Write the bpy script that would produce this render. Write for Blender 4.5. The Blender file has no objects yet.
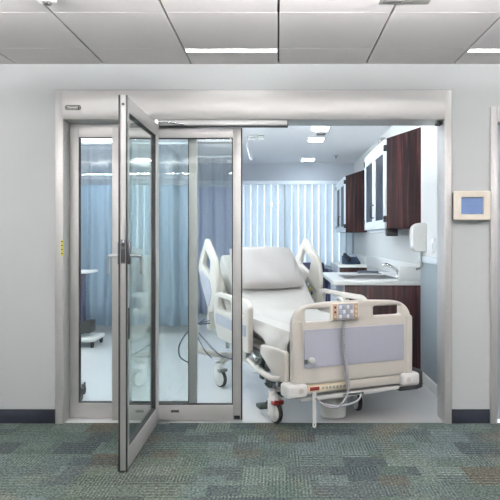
import bpy, bmesh, math, random
from mathutils import Matrix, Vector
random.seed(7)
C = bpy.context.scene.collection
PI = math.pi
CAMY, EYE, F = -4.18, 1.312, 589.0      # one-point view, eye height and focal length

# ------------------------------------------------------------------ materials
def mat(name, col, rough=0.5, metal=0.0, spec=0.5, noise=0.0, nscale=40.0, bump=0.0, bscale=200.0, emit=None, estr=0.0):
    m = bpy.data.materials.new(name); m.use_nodes = True
    nt = m.node_tree; b = nt.nodes['Principled BSDF']
    b.inputs['Base Color'].default_value = (*col, 1)
    b.inputs['Roughness'].default_value = rough
    b.inputs['Metallic'].default_value = metal
    b.inputs['Specular IOR Level'].default_value = spec
    tc = nt.nodes.new('ShaderNodeTexCoord')
    if noise:
        n = nt.nodes.new('ShaderNodeTexNoise'); n.inputs['Scale'].default_value = nscale; n.inputs['Detail'].default_value = 3
        nt.links.new(tc.outputs['Object'], n.inputs['Vector'])
        r = nt.nodes.new('ShaderNodeMapRange'); r.inputs[3].default_value = 1-noise; r.inputs[4].default_value = 1+noise
        nt.links.new(n.outputs['Fac'], r.inputs[0])
        x = nt.nodes.new('ShaderNodeMix'); x.data_type = 'RGBA'; x.blend_type = 'MULTIPLY'; x.inputs[0].default_value = 1
        x.inputs[6].default_value = (*col, 1); nt.links.new(r.outputs[0], x.inputs[7]); nt.links.new(x.outputs[2], b.inputs['Base Color'])
    if bump:
        n = nt.nodes.new('ShaderNodeTexNoise'); n.inputs['Scale'].default_value = bscale
        nt.links.new(tc.outputs['Object'], n.inputs['Vector'])
        bp = nt.nodes.new('ShaderNodeBump'); bp.inputs['Strength'].default_value = bump; bp.inputs['Distance'].default_value = 0.01
        nt.links.new(n.outputs['Fac'], bp.inputs['Height']); nt.links.new(bp.outputs[0], b.inputs['Normal'])
    if emit:
        b.inputs['Emission Color'].default_value = (*emit, 1); b.inputs['Emission Strength'].default_value = estr
    return m
def srgb(r, g, b):
    f = lambda c: (c/255/12.92) if c/255 <= 0.04045 else ((c/255+0.055)/1.055)**2.4
    return (f(r), f(g), f(b))

def math_node(nt, op, a, b=None, c=None):
    n = nt.nodes.new('ShaderNodeMath'); n.operation = op
    for i, v in enumerate((a, b, c)):
        if v is None: continue
        if isinstance(v, (int, float)): n.inputs[i].default_value = v
        else: nt.links.new(v, n.inputs[i])
    return n.outputs[0]
def mixc(nt, fac, a, b, blend='MIX'):
    n = nt.nodes.new('ShaderNodeMix'); n.data_type = 'RGBA'; n.blend_type = blend
    for i, v in ((0, fac), (6, a), (7, b)):
        if isinstance(v, (int, float)): n.inputs[i].default_value = v
        elif isinstance(v, tuple): n.inputs[i].default_value = (*v, 1)
        else: nt.links.new(v, n.inputs[i])
    return n.outputs[2]

def carpet_mat():
    m = bpy.data.materials.new('carpet'); m.use_nodes = True; nt = m.node_tree; b = nt.nodes['Principled BSDF']
    b.inputs['Roughness'].default_value = 1.0; b.inputs['Specular IOR Level'].default_value = 0.05
    tc = nt.nodes.new('ShaderNodeTexCoord'); sp = nt.nodes.new('ShaderNodeSeparateXYZ')
    nt.links.new(tc.outputs['Object'], sp.inputs[0]); x, y = sp.outputs[0], sp.outputs[1]
    def rnd(a, bb=None, seed=0.0):
        w = nt.nodes.new('ShaderNodeTexWhiteNoise'); w.noise_dimensions = '3D'
        cb = nt.nodes.new('ShaderNodeCombineXYZ'); nt.links.new(a, cb.inputs[0])
        if bb is not None: nt.links.new(bb, cb.inputs[1])
        cb.inputs[2].default_value = seed
        nt.links.new(cb.outputs[0], w.inputs['Vector']); return w.outputs['Value']
    def cells(w, h, seed):
        row = math_node(nt, 'FLOOR', math_node(nt, 'DIVIDE', y, h))
        col = math_node(nt, 'FLOOR', math_node(nt, 'ADD', math_node(nt, 'DIVIDE', x, w), math_node(nt, 'MULTIPLY', rnd(row, None, seed), 5.0)))
        return row, col
    def ramp(v, cols):
        r = nt.nodes.new('ShaderNodeValToRGB'); r.color_ramp.interpolation = 'CONSTANT'
        e = r.color_ramp.elements
        while len(e) < len(cols): e.new(0.5)
        for i, cc in enumerate(cols): e[i].position = i/len(cols); e[i].color = (*cc, 1)
        nt.links.new(v, r.inputs[0]); return r.outputs[0]
    r1, c1 = cells(0.25, 0.20, 1.3); r2, c2 = cells(0.165, 0.132, 4.7); r3, c3 = cells(0.61, 0.61, 9.1)
    A = ramp(rnd(r1, c1, 2.0), [srgb(*k) for k in ((92,99,98),(106,116,113),(97,108,104),(81,89,90),(100,111,106),(99,96,86),(92,103,98),(111,120,114))])
    B = ramp(rnd(r2, c2, 5.0), [srgb(*k) for k in ((95,106,103),(111,122,118),(80,89,91),(100,96,85),(90,104,96),(104,116,108),(88,98,96))])
    k2 = math_node(nt, 'GREATER_THAN', rnd(r2, c2, 8.0), 0.55)
    D = mixc(nt, math_node(nt, 'MULTIPLY', k2, 0.7), A, B)
    T = ramp(rnd(r3, c3, 3.0), [srgb(*k) for k in ((186,196,200),(176,196,190),(198,194,182),(180,194,206),(180,194,194))])
    D = mixc(nt, 0.6, D, mixc(nt, 1.0, D, T, 'MULTIPLY'))
    # soft stains of ochre wear
    nz = nt.nodes.new('ShaderNodeTexNoise'); nz.inputs['Scale'].default_value = 1.9; nz.inputs['Detail'].default_value = 3; nt.links.new(tc.outputs['Object'], nz.inputs['Vector'])
    mr = nt.nodes.new('ShaderNodeMapRange'); mr.inputs[1].default_value = 0.56; mr.inputs[2].default_value = 0.72; mr.inputs[4].default_value = 0.45; nt.links.new(nz.outputs['Fac'], mr.inputs[0])
    D = mixc(nt, mr.outputs[0], D, srgb(112,104,86))
    # ribbed pile: lines across or along, by patch
    def rib(v, p): return math_node(nt, 'SINE', math_node(nt, 'MULTIPLY', v, 2*PI/p))
    n2 = nt.nodes.new('ShaderNodeTexNoise'); n2.inputs['Scale'].default_value = 60; nt.links.new(tc.outputs['Object'], n2.inputs['Vector'])
    jit = math_node(nt, 'MULTIPLY', n2.outputs['Fac'], 0.012)
    lx = rib(math_node(nt, 'ADD', x, jit), 0.019); ly = rib(math_node(nt, 'ADD', y, jit), 0.034)
    s = math_node(nt, 'GREATER_THAN', rnd(r1, c1, 11.0), 0.5)
    l = math_node(nt, 'ADD', math_node(nt, 'MULTIPLY', lx, s), math_node(nt, 'MULTIPLY', ly, math_node(nt, 'SUBTRACT', 1.0, s)))
    amp = math_node(nt, 'MULTIPLY', rnd(r2, c2, 13.0), 0.36)
    lv = math_node(nt, 'ADD', 1.0, math_node(nt, 'MULTIPLY', l, amp))
    n3 = nt.nodes.new('ShaderNodeTexNoise'); n3.inputs['Scale'].default_value = 85; n3.inputs['Detail'].default_value = 4; nt.links.new(tc.outputs['Object'], n3.inputs['Vector'])
    mr3 = nt.nodes.new('ShaderNodeMapRange'); mr3.inputs[1].default_value = .3; mr3.inputs[2].default_value = .7; mr3.inputs[3].default_value = 0.3; mr3.inputs[4].default_value = 1.42; nt.links.new(n3.outputs['Fac'], mr3.inputs[0])
    lv = math_node(nt, 'MULTIPLY', lv, mr3.outputs[0])
    # dark seams between carpet tiles
    sx = math_node(nt, 'LESS_THAN', math_node(nt, 'FRACT', math_node(nt, 'DIVIDE', math_node(nt, 'ADD', x, 0.2), 0.61)), 0.012)
    lv = math_node(nt, 'MULTIPLY', lv, math_node(nt, 'SUBTRACT', 1.0, math_node(nt, 'MULTIPLY', sx, 0.12)))
    n4 = nt.nodes.new('ShaderNodeTexNoise'); n4.inputs['Scale'].default_value = 38; n4.inputs['Detail'].default_value = 5; n4.inputs['Roughness'].default_value = .8; nt.links.new(tc.outputs['Object'], n4.inputs['Vector'])
    mr4 = nt.nodes.new('ShaderNodeMapRange'); mr4.inputs[1].default_value = .3; mr4.inputs[2].default_value = .7; mr4.inputs[3].default_value = 0.42; mr4.inputs[4].default_value = 1.06; nt.links.new(n4.outputs['Fac'], mr4.inputs[0])
    lv = math_node(nt, 'MULTIPLY', lv, mr4.outputs[0])
    cb = nt.nodes.new('ShaderNodeCombineXYZ')
    for i in range(3): nt.links.new(lv, cb.inputs[i])
    D = mixc(nt, 1.0, D, cb.outputs[0], 'MULTIPLY')
    nt.links.new(D, b.inputs['Base Color'])
    return m

def glass_mat(name, tint, haze=0.0):
    m = bpy.data.materials.new(name); m.use_nodes = True; nt = m.node_tree
    nt.nodes.remove(nt.nodes['Principled BSDF']); out = nt.nodes['Material Output']
    tr = nt.nodes.new('ShaderNodeBsdfTransparent'); tr.inputs[0].default_value = (*tint, 1)
    gl = nt.nodes.new('ShaderNodeBsdfGlossy'); gl.inputs['Roughness'].default_value = 0.01; gl.inputs[0].default_value = (.95, 1, .98, 1)
    lw = nt.nodes.new('ShaderNodeLayerWeight'); lw.inputs[0].default_value = 0.5
    f = math_node(nt, 'ADD', 0.04, math_node(nt, 'MULTIPLY', math_node(nt, 'POWER', lw.outputs['Facing'], 5.0), 0.96))
    mx = nt.nodes.new('ShaderNodeMixShader'); nt.links.new(f, mx.inputs[0]); nt.links.new(tr.outputs[0], mx.inputs[1]); nt.links.new(gl.outputs[0], mx.inputs[2])
    last = mx
    if haze:
        df = nt.nodes.new('ShaderNodeBsdfDiffuse'); df.inputs[0].default_value = (.8, .86, .84, 1)
        m2 = nt.nodes.new('ShaderNodeMixShader'); m2.inputs[0].default_value = haze
        nt.links.new(mx.outputs[0], m2.inputs[1]); nt.links.new(df.outputs[0], m2.inputs[2]); last = m2
    nt.links.new(last.outputs[0], out.inputs[0])
    return m
def cloth_mat(name, col, transl, holes=None):
    m = bpy.data.materials.new(name); m.use_nodes = True; nt = m.node_tree
    nt.nodes.remove(nt.nodes['Principled BSDF']); out = nt.nodes['Material Output']
    d = nt.nodes.new('ShaderNodeBsdfDiffuse'); d.inputs[0].default_value = (*col, 1)
    t = nt.nodes.new('ShaderNodeBsdfTranslucent'); t.inputs[0].default_value = (*col, 1)
    mx = nt.nodes.new('ShaderNodeMixShader'); mx.inputs[0].default_value = transl
    nt.links.new(d.outputs[0], mx.inputs[1]); nt.links.new(t.outputs[0], mx.inputs[2]); last = mx
    if holes:
        tc = nt.nodes.new('ShaderNodeTexCoord'); ck = nt.nodes.new('ShaderNodeTexVoronoi'); ck.inputs['Scale'].default_value = 150
        nt.links.new(tc.outputs['Object'], ck.inputs['Vector'])
        tr = nt.nodes.new('ShaderNodeBsdfTransparent'); m2 = nt.nodes.new('ShaderNodeMixShader')
        nt.links.new(math_node(nt, 'LESS_THAN', ck.outputs['Distance'], holes), m2.inputs[0])
        nt.links.new(mx.outputs[0], m2.inputs[1]); nt.links.new(tr.outputs[0], m2.inputs[2]); last = m2
    nt.links.new(last.outputs[0], out.inputs[0]); return m
def wood_mat():
    m = mat('dark_wood', (.03, .012, .01), rough=.5, spec=.25); nt = m.node_tree; b = nt.nodes['Principled BSDF']
    tc = nt.nodes.new('ShaderNodeTexCoord'); mp = nt.nodes.new('ShaderNodeMapping'); mp.inputs['Scale'].default_value = (34, 34, 1.3)
    nt.links.new(tc.outputs['Object'], mp.inputs[0])
    n = nt.nodes.new('ShaderNodeTexNoise'); n.inputs['Scale'].default_value = 1.0; n.inputs['Detail'].default_value = 5; n.inputs['Distortion'].default_value = .6; nt.links.new(mp.outputs[0], n.inputs['Vector'])
    r = nt.nodes.new('ShaderNodeValToRGB'); e = r.color_ramp.elements; e[0].position = .38; e[0].color = (*srgb(20,11,13), 1); e[1].position = .66; e[1].color = (*srgb(84,48,45), 1)
    k = e.new(.52); k.color = (*srgb(42,22,24), 1)
    nt.links.new(n.outputs['Fac'], r.inputs[0]); nt.links.new(r.outputs[0], b.inputs['Base Color']); return m
def alu_mat(name, col, rough=.38, metal=.35):
    m = mat(name, col, rough=rough, metal=metal); nt = m.node_tree; b = nt.nodes['Principled BSDF']
    tc = nt.nodes.new('ShaderNodeTexCoord'); mp = nt.nodes.new('ShaderNodeMapping'); mp.inputs['Scale'].default_value = (2, 2, 160)
    nt.links.new(tc.outputs['Object'], mp.inputs[0]); n = nt.nodes.new('ShaderNodeTexNoise'); n.inputs['Scale'].default_value = 1.5; nt.links.new(mp.outputs[0], n.inputs['Vector'])
    r = nt.nodes.new('ShaderNodeMapRange'); r.inputs[3].default_value = rough-.08; r.inputs[4].default_value = rough+.1; nt.links.new(n.outputs['Fac'], r.inputs[0]); nt.links.new(r.outputs[0], b.inputs['Roughness'])
    return m
def floor_mat():
    m = mat('vinyl_floor', srgb(218, 220, 220), rough=.22, spec=.5, noise=.05, nscale=2.2); return m

M = dict(
    wall=mat('wall_paint', srgb(186, 190, 191), .85, spec=.2, noise=.015, nscale=3, bump=.05, bscale=300),
    roomwall=mat('room_wall_paint', srgb(208, 211, 211), .7, spec=.25, noise=.015, nscale=3),
    farwall=mat('far_wall_shaded', srgb(176, 182, 190), .7, spec=.25, noise=.015, nscale=3),  # room wall colour dimmed to grey blue, backlit shade put into it
    wains=mat('wainscot_vinyl', srgb(146, 160, 168), .35, spec=.5, noise=.06, nscale=4),
    tile=mat('ceiling_tile', srgb(222, 218, 218), .95, spec=.1, noise=.03, nscale=160, bump=.05, bscale=400),
    tilegap=mat('ceiling_gap', srgb(70, 66, 66), .9),
    roomceil=mat('room_ceiling', srgb(244, 245, 247), .95, spec=.1, noise=.02, nscale=120),
    carpet=carpet_mat(), vinyl=floor_mat(),
    base=mat('cove_base', srgb(30, 34, 42), .8, spec=.15, noise=.08, nscale=8),
    alu=alu_mat('clear_aluminium', srgb(192, 192, 191)), alud=alu_mat('satin_aluminium', srgb(176, 178, 178), .38, .5),
    gasket=mat('black_gasket', srgb(22, 24, 26), .6), glass=glass_mat('door_glass', (.945, .965, .96), .03),
    winglass=glass_mat('window_glass', (.97, .98, .98)), darkglass=mat('smoked_glass', srgb(20, 28, 40), .35, spec=.12),
    chrome=mat('chrome', (.75, .76, .78), .12, 1.0), steel=mat('stainless', srgb(190, 194, 196), .3, 1.0, noise=.03),
    lockmetal=mat('lock_metal', srgb(92, 94, 98), .35, .6),
    wood=wood_mat(), lam=mat('white_laminate', srgb(214, 222, 228), .3, noise=.01), counter=mat('solid_surface', srgb(226, 228, 226), .3, noise=.02, nscale=90),
    slat=cloth_mat('blind_vane', (.86, .9, .93), .62), curt=cloth_mat('curtain_teal', srgb(150, 172, 190), .35), curt2=cloth_mat('curtain_grey', srgb(190, 202, 222), .45),
    mesh=cloth_mat('curtain_mesh', srgb(150, 162, 176), .4, holes=.46),
    plastic=mat('bed_plastic', srgb(204, 200, 192), .42, noise=.015, nscale=12), plastic2=mat('white_plastic', srgb(226, 226, 224), .38, noise=.015),
    lav=mat('lavender_panel', srgb(168, 171, 184), .42, noise=.02, nscale=20), bedgrey=mat('bed_metal', srgb(150, 154, 152), .4, .3, noise=.08, nscale=30),
    mech=mat('mechanism', srgb(70, 82, 78), .5, .3, noise=.2, nscale=40), sheet=mat('bed_sheet', srgb(186, 186, 182), .9, spec=.1, bump=.6, bscale=9),
    pillow=mat('pillow_case', srgb(168, 166, 163), .9, spec=.1, bump=.25, bscale=16), black=mat('black_plastic', srgb(24, 24, 26), .5),
    rubber=mat('rubber', srgb(34, 35, 38), .7), red=mat('red_brake', srgb(126, 36, 34), .45), orange=mat('peach_strip', srgb(192, 164, 140), .5),
    buttons=mat('button_grey', srgb(160, 168, 184), .5), cream=mat('cream_plastic', srgb(216, 205, 180), .45), display=mat('red_display', srgb(110, 30, 26), .3),
    yellow=mat('yellow_label', srgb(212, 200, 70), .6), cable=mat('blue_cable', srgb(30, 44, 66), .5), ccord=mat('grey_cord', srgb(150, 152, 156), .5),
    tabframe=mat('beige_bezel', srgb(230, 222, 208), .45), screen=mat('screen', srgb(40, 60, 90), .2, emit=srgb(128, 150, 196), estr=.22),
    screendark=mat('screen_icon', srgb(40, 54, 84), .4), navy=mat('navy_vinyl', srgb(44, 46, 80), .45), phone=mat('phone_blue', srgb(40, 58, 80), .4),
    white=mat('white_paint', srgb(232, 232, 230), .5), vent=mat('vent_grey', srgb(176, 172, 170), .6), ventd=mat('vent_dark', srgb(96, 94, 94), .7),
    doorp=mat('door_paint', srgb(170, 180, 190), .5), ink=mat('ink', srgb(40, 42, 44), .5), badge=mat('badge', srgb(22, 24, 23), .4),
    uplight=mat('fill_uplight_led', (1, 1, 1), .5, emit=(1.0, .97, .965), estr=80), roomup=mat('header_fill_led', (1, 1, 1), .5, emit=(.90, .95, 1.0), estr=85),
    wallup=mat('wall_fill_led', (1, 1, 1), .5, emit=(.90, .95, 1.0), estr=75),
    led=mat('corridor_led', (1, 1, 1), .5, emit=(1.0, .98, .96), estr=6), roomled=mat('room_led', (1, 1, 1), .5, emit=(.86, .94, 1.0), estr=14),
    roompanel=mat('room_fill_led', (1, 1, 1), .5, emit=(.88, .94, 1.0), estr=2.0), corpanel=mat('corridor_fill_led', (1, 1, 1), .5, emit=(1.0, .98, .96), estr=.9),
)

# ------------------------------------------------------------------ mesh helpers
class MB:
    def __init__(s): s.bm = bmesh.new()
    def box(s, x0, x1, y0, y1, z0, z1, bev=0.0, seg=2, M4=None):
        t = bmesh.new(); bmesh.ops.create_cube(t, size=1)
        for v in t.verts: v.co = Vector(((x0+x1)/2+v.co.x*(x1-x0), (y0+y1)/2+v.co.y*(y1-y0), (z0+z1)/2+v.co.z*(z1-z0)))
        if bev: bmesh.ops.bevel(t, geom=t.edges[:], offset=min(bev, .49*min(abs(x1-x0), abs(y1-y0), abs(z1-z0))), segments=seg, profile=.5, affect='EDGES')
        return s._add(t, M4)
    def _add(s, t, M4=None):
        if M4 is not None: bmesh.ops.transform(t, matrix=M4, verts=t.verts[:])
        me = bpy.data.meshes.new('tmp'); t.to_mesh(me); t.free(); s.bm.from_mesh(me); bpy.data.meshes.remove(me); return s
    def mesh(s, me, M4=None):
        t = bmesh.new(); t.from_mesh(me); bpy.data.meshes.remove(me); return s._add(t, M4)
    def cyl(s, p0, p1, r0, r1=None, n=20, bev=0):
        r1 = r0 if r1 is None else r1
        p0, p1 = Vector(p0), Vector(p1); d = p1-p0; t = bmesh.new()
        bmesh.ops.create_cone(t, cap_ends=True, segments=n, radius1=r0, radius2=r1, depth=d.length)
        if bev:
            es = [e for e in t.edges if abs(e.verts[0].co.z-e.verts[1].co.z) < 1e-6]
            bmesh.ops.bevel(t, geom=es, offset=bev, segments=2, profile=.5, affect='EDGES')
        q = d.to_track_quat('Z', 'Y').to_matrix().to_4x4()
        return s._add(t, Matrix.Translation((p0+p1)/2) @ q)
    def sph(s, c, r, sc=(1, 1, 1), n=14):
        t = bmesh.new(); bmesh.ops.create_uvsphere(t, u_segments=n*2, v_segments=n, radius=r)
        return s._add(t, Matrix.Translation(c) @ Matrix.Diagonal((*sc, 1)))
    def tube(s, pts, r, n=10, smooth=5):
        P = [Vector(p) for p in pts]
        if smooth and len(P) > 2:
            Q = []
            for i in range(len(P)-1):
                a, b, c, d = P[max(i-1, 0)], P[i], P[i+1], P[min(i+2, len(P)-1)]
                for k in range(smooth):
                    t = k/smooth
                    Q.append(.5*((2*b)+(-a+c)*t+(2*a-5*b+4*c-d)*t*t+(-a+3*b-3*c+d)*t**3))
            Q.append(P[-1]); P = Q
        bm = bmesh.new(); rings = []; up = None
        for i, p in enumerate(P):
            tg = (P[min(i+1, len(P)-1)]-P[max(i-1, 0)]).normalized()
            if up is None: up = tg.orthogonal().normalized()
            up = (up-tg*up.dot(tg)).normalized(); w = tg.cross(up)
            rings.append([bm.verts.new(p+r*(math.cos(2*PI*k/n)*up+math.sin(2*PI*k/n)*w)) for k in range(n)])
        for a, b in zip(rings, rings[1:]):
            for k in range(n): bm.faces.new((a[k], a[(k+1) % n], b[(k+1) % n], b[k]))
        bm.faces.new(rings[0][::-1]); bm.faces.new(rings[-1])
        return s._add(bm)
    def prism(s, poly, axis, a0, a1, bev=0.0, M4=None):
        """poly in the two other axes (order kept), extruded along axis"""
        bm = bmesh.new()
        def pt(p, a): return {'x': (a, p[0], p[1]), 'y': (p[0], a, p[1]), 'z': (p[0], p[1], a)}[axis]
        A = [bm.verts.new(pt(p, a0)) for p in poly]; B = [bm.verts.new(pt(p, a1)) for p in poly]
        bm.faces.new(A); bm.faces.new(B[::-1]); n = len(poly)
        for i in range(n): bm.faces.new((A[i], B[i], B[(i+1) % n], A[(i+1) % n]))
        bmesh.ops.recalc_face_normals(bm, faces=bm.faces[:])
        if bev: bmesh.ops.bevel(bm, geom=bm.edges[:], offset=bev, segments=3, profile=.5, affect='EDGES')
        return s._add(bm, M4)
    def build(s, name, m, parent=None, smooth=True):
        bmesh.ops.recalc_face_normals(s.bm, faces=s.bm.faces[:])
        me = bpy.data.meshes.new(name); s.bm.to_mesh(me); s.bm.free()
        if smooth:
            for p in me.polygons: p.use_smooth = True
            try: me.set_sharp_from_angle(angle=math.radians(38))
            except Exception: pass
        me.materials.append(M[m])
        o = bpy.data.objects.new(name, me); C.objects.link(o)
        if parent is not None: o.parent = parent
        return o
def rounded(poly, r, n=5):
    out = []; N = len(poly)
    rs = r if isinstance(r, (list, tuple)) else [r]*N
    for i in range(N):
        p, a, b = Vector(poly[i]), Vector(poly[i-1]), Vector(poly[(i+1) % N])
        rr = min(rs[i], .49*(a-p).length, .49*(b-p).length)
        if rr <= 0: out.append(tuple(p)); continue
        s, e = p+(a-p).normalized()*rr, p+(b-p).normalized()*rr
        for k in range(n+1):
            t = k/n; q = s*(1-t)**2+p*2*t*(1-t)+e*t*t; out.append((q.x, q.y))
    return out
def plate(outer, holes, thick, bev=.006):
    """outline with holes -> solid mesh in XY, thickness centred on z"""
    cu = bpy.data.curves.new('tmp', 'CURVE'); cu.dimensions = '2D'; cu.fill_mode = 'BOTH'
    cu.extrude = max(thick/2-bev, .0005); cu.bevel_depth = bev; cu.bevel_resolution = 2; cu.offset = -bev
    for pl in [outer]+list(holes):
        sp = cu.splines.new('POLY'); sp.points.add(len(pl)-1); sp.use_cyclic_u = True
        for p, q in zip(sp.points, pl): p.co = (q[0], q[1], 0, 1)
    o = bpy.data.objects.new('tmp', cu); C.objects.link(o)
    dg = bpy.context.evaluated_depsgraph_get(); dg.update()
    me = bpy.data.meshes.new_from_object(o.evaluated_get(dg))
    bpy.data.objects.remove(o); bpy.data.curves.remove(cu)
    bm = bmesh.new(); bm.from_mesh(me); bmesh.ops.remove_doubles(bm, verts=bm.verts[:], dist=1e-5); bm.to_mesh(me); bm.free()
    return me
XZ = Matrix(((1, 0, 0, 0), (0, 0, -1, 0), (0, 1, 0, 0), (0, 0, 0, 1)))        # plate XY -> world XZ
YZ = Matrix(((0, 0, 1, 0), (1, 0, 0, 0), (0, 1, 0, 0), (0, 0, 0, 1)))         # plate XY -> world YZ
def letters(text, size, Mx, name, m, parent, depth=.0008):
    cu = bpy.data.curves.new('tmp', 'FONT'); cu.body = text; cu.size = size; cu.extrude = depth; cu.align_x = 'CENTER'; cu.align_y = 'CENTER'; cu.offset = size*.02
    o = bpy.data.objects.new('tmp', cu); C.objects.link(o)
    dg = bpy.context.evaluated_depsgraph_get(); dg.update()
    me = bpy.data.meshes.new_from_object(o.evaluated_get(dg)); bpy.data.objects.remove(o)
    return MB().mesh(me, Mx).build(name, m, parent, smooth=False)
def tag(o, label, cat, group=None, kind=None):
    o['label'] = label; o['category'] = cat
    if group: o['group'] = group
    if kind: o['kind'] = kind
    return o
def thing(name, label, cat, loc=(0, 0, 0), rz=0, group=None):
    o = bpy.data.objects.new(name, None); o.empty_display_size = .1; C.objects.link(o); o.location = loc; o.rotation_euler = (0, 0, rz)
    return tag(o, label, cat, group)
def struct(o, label, cat): return tag(o, label, cat, None, 'structure')
def dup(root, loc, label=None):
    r = root.copy(); C.objects.link(r); r.location = loc
    if label: r['label'] = label
    for ch in list(root.children):
        c = ch.copy(); C.objects.link(c); c.parent = r
        for g in list(ch.children):
            d = g.copy(); C.objects.link(d); d.parent = c
    return r
def X(px, d): return (px-278)*d/F
def Z(py, d): return EYE-(py-238)*d/F
def Y(d): return d+CAMY

# ------------------------------------------------------------------ setting: corridor
CX0, CX1, CY0, CH = -4.2, 4.6, -7.0, 2.546
WT = .16                                     # wall thickness
b = MB(); b.box(CX0, CX1, CY0, 0.0, -.05, 0); struct(b.build('floor', 'carpet'), 'patchwork green and grey carpet floor of the corridor', 'floor')
b = MB(); gx = [.003+.62*k for k in range(-7, 9)]; gy = [-.35-.61*k for k in range(-1, 12)]
for i in range(len(gx)-1):
    for j in range(len(gy)-1):
        x0, x1, y1, y0 = gx[i]+.0055, gx[i+1]-.0055, gy[j]-.0015, gy[j+1]+.0015
        if x1 < CX0 or x0 > CX1 or y1 < CY0 or y0 > .05: continue
        b.box(max(x0, CX0), min(x1, CX1), max(y0, CY0), min(y1, 0.0), CH, CH+.02, .002, 1)
ceil = struct(b.build('ceiling', 'tile'), 'suspended ceiling of white tiles over the corridor', 'ceiling')
b = MB(); b.box(CX0, CX1, CY0, 0, CH+.02, CH+.05); b.build('ceiling_backing', 'tilegap', ceil)
OX0, OX1, OZ = -1.566, 1.219, 2.354          # big opening
DX0, DX1, DZ = 1.54, 2.62, 2.22              # next doorway on the right
b = MB()
b.box(CX0, OX0, 0, WT, 0, 2.75); b.box(OX1, DX0, 0, WT, 0, 2.75); b.box(DX1, CX1, 0, WT, 0, 2.75)
b.box(OX0, OX1, 0, WT, OZ, 2.75); b.box(DX0, DX1, 0, WT, DZ, 2.75)
struct(b.build('wall_front', 'wall'), 'pale grey painted corridor wall around the glass doors', 'wall')
b = MB(); b.box(CX0, CX1, CY0-.1, CY0, 0, 2.75); struct(b.build('wall_back', 'wall'), 'pale grey corridor wall facing the glass doors', 'wall')
b = MB(); b.box(CX0-.1, CX0, CY0, WT, 0, 2.75); struct(b.build('wall_west', 'wall'), 'pale grey wall closing the corridor at the left', 'wall')
b = MB(); b.box(CX1, CX1+.1, CY0, WT, 0, 2.75); struct(b.build('wall_east', 'wall'), 'pale grey wall closing the corridor at the right', 'wall')
b = MB(); b.box(CX0, -1.576, -.012, 0, 0, .098, .003); struct(b.build('baseboard_left', 'base'), 'charcoal vinyl base left of the glass doors', 'baseboard')
b = MB(); b.box(1.231, 1.5, -.012, 0, 0, .098, .003); struct(b.build('baseboard_right', 'base'), 'charcoal vinyl base under the wall screen', 'baseboard')
# doorway at the far right
d2 = thing('door_1', 'white framed doorway at the right edge beside the wall screen', 'door'); d2['kind'] = 'structure'
b = MB(); b.box(1.502, 1.552, -.02, WT, 0, 2.24, .004); b.box(2.61, 2.66, -.02, WT, 0, 2.24, .004); b.box(1.552, 2.61, -.02, WT, 2.13, 2.24, .004); b.build('door_frame', 'alu', d2)
b = MB(); b.box(1.555, 2.607, .05, .09, .01, 2.127, .003); b.build('door_leaf', 'doorp', d2)
b = MB(); b.box(2.50, 2.55, .03, .05, .98, 1.15, .004); b.cyl((2.525, .03, 1.05), (2.525, -.03, 1.05), .01); b.cyl((2.525, -.03, 1.05), (2.40, -.03, 1.05), .01); b.build('handle', 'chrome', d2)
# ceiling slot lamps of the corridor, then added fill panels
def led(i, j, label):
    x0, x1 = gx[7+i]+.008, gx[8+i]-.008; yb = -.338-2.44*j
    t = thing('linear_ceiling_light', label, 'light', ((x0+x1)/2, yb+.03, CH), 0, 'slot lights along the corridor ceiling')
    w = (x1-x0)/2
    b = MB(); b.box(-w, w, -.034, -.028, -.004, .012); b.box(-w, w, .028, .034, -.004, .012); b.box(-w, -w+.005, -.028, .028, -.004, .012); b.box(w-.005, w, -.028, .028, -.004, .012); b.build('housing', 'white', t)
    b = MB(); b.box(-w+.005, w-.005, -.028, .028, -.003, .004); b.build('diffuser', 'led', t)
led(-1, 0, 'bright slot light in the ceiling above the open glass leaf and sliding panel')
led(2, 0, 'bright slot light in the ceiling above the wall screen')
led(-4, 0, 'slot light in the ceiling beyond the left end of the photographed wall')
for j in (1, 2):
    for i in (-4, -1, 2, 5): led(i, j, 'slot light in the corridor ceiling behind the viewer')
for x, y in ((-2.17, -3.1), (.31, -3.1), (2.8, -3.1), (-2.17, -5.6), (.31, -5.6), (2.8, -5.6)):  # square panels out of view, added as extra corridor light
    t = thing('fill_panel_light', 'square ceiling panel added out of view to light the corridor', 'light', (x, y, CH), 0, 'added fill panels of the corridor')
    b = MB(); b.box(-.3, .3, -.3, .3, -.012, 0, .003); b.build('frame', 'white', t)
    b = MB(); b.box(-.28, .28, -.28, .28, -.016, -.012); b.build('diffuser', 'corpanel', t)
# unseen hanging uplights, added to brighten the corridor ceiling
for xx in (-2.5, .3, 3.1):
    for yy_ in (-1.95, -5.2):
        t = thing('fill_uplight', 'long hanging uplight added out of view to brighten the corridor ceiling', 'light', (xx, yy_, 2.29), 0, 'added fill uplights of the corridor')
        b = MB(); b.box(-1.1, 1.1, -.1, .1, 0, .05, .01); b.build('housing', 'white', t)
        b = MB(); b.box(-1.08, 1.08, -.09, .09, .0505, .056); b.build('upper_diffuser', 'uplight', t)
        b = MB(); b.box(-1.08, 1.08, -.09, .09, -.006, -.0005); b.build('lower_diffuser', 'corpanel', t)
        for q_ in (-.9, .9):
            b = MB(); b.cyl((q_, 0, .05), (q_, 0, .256), .004, n=8); b.build('hanger_rod', 'steel', t)
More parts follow.
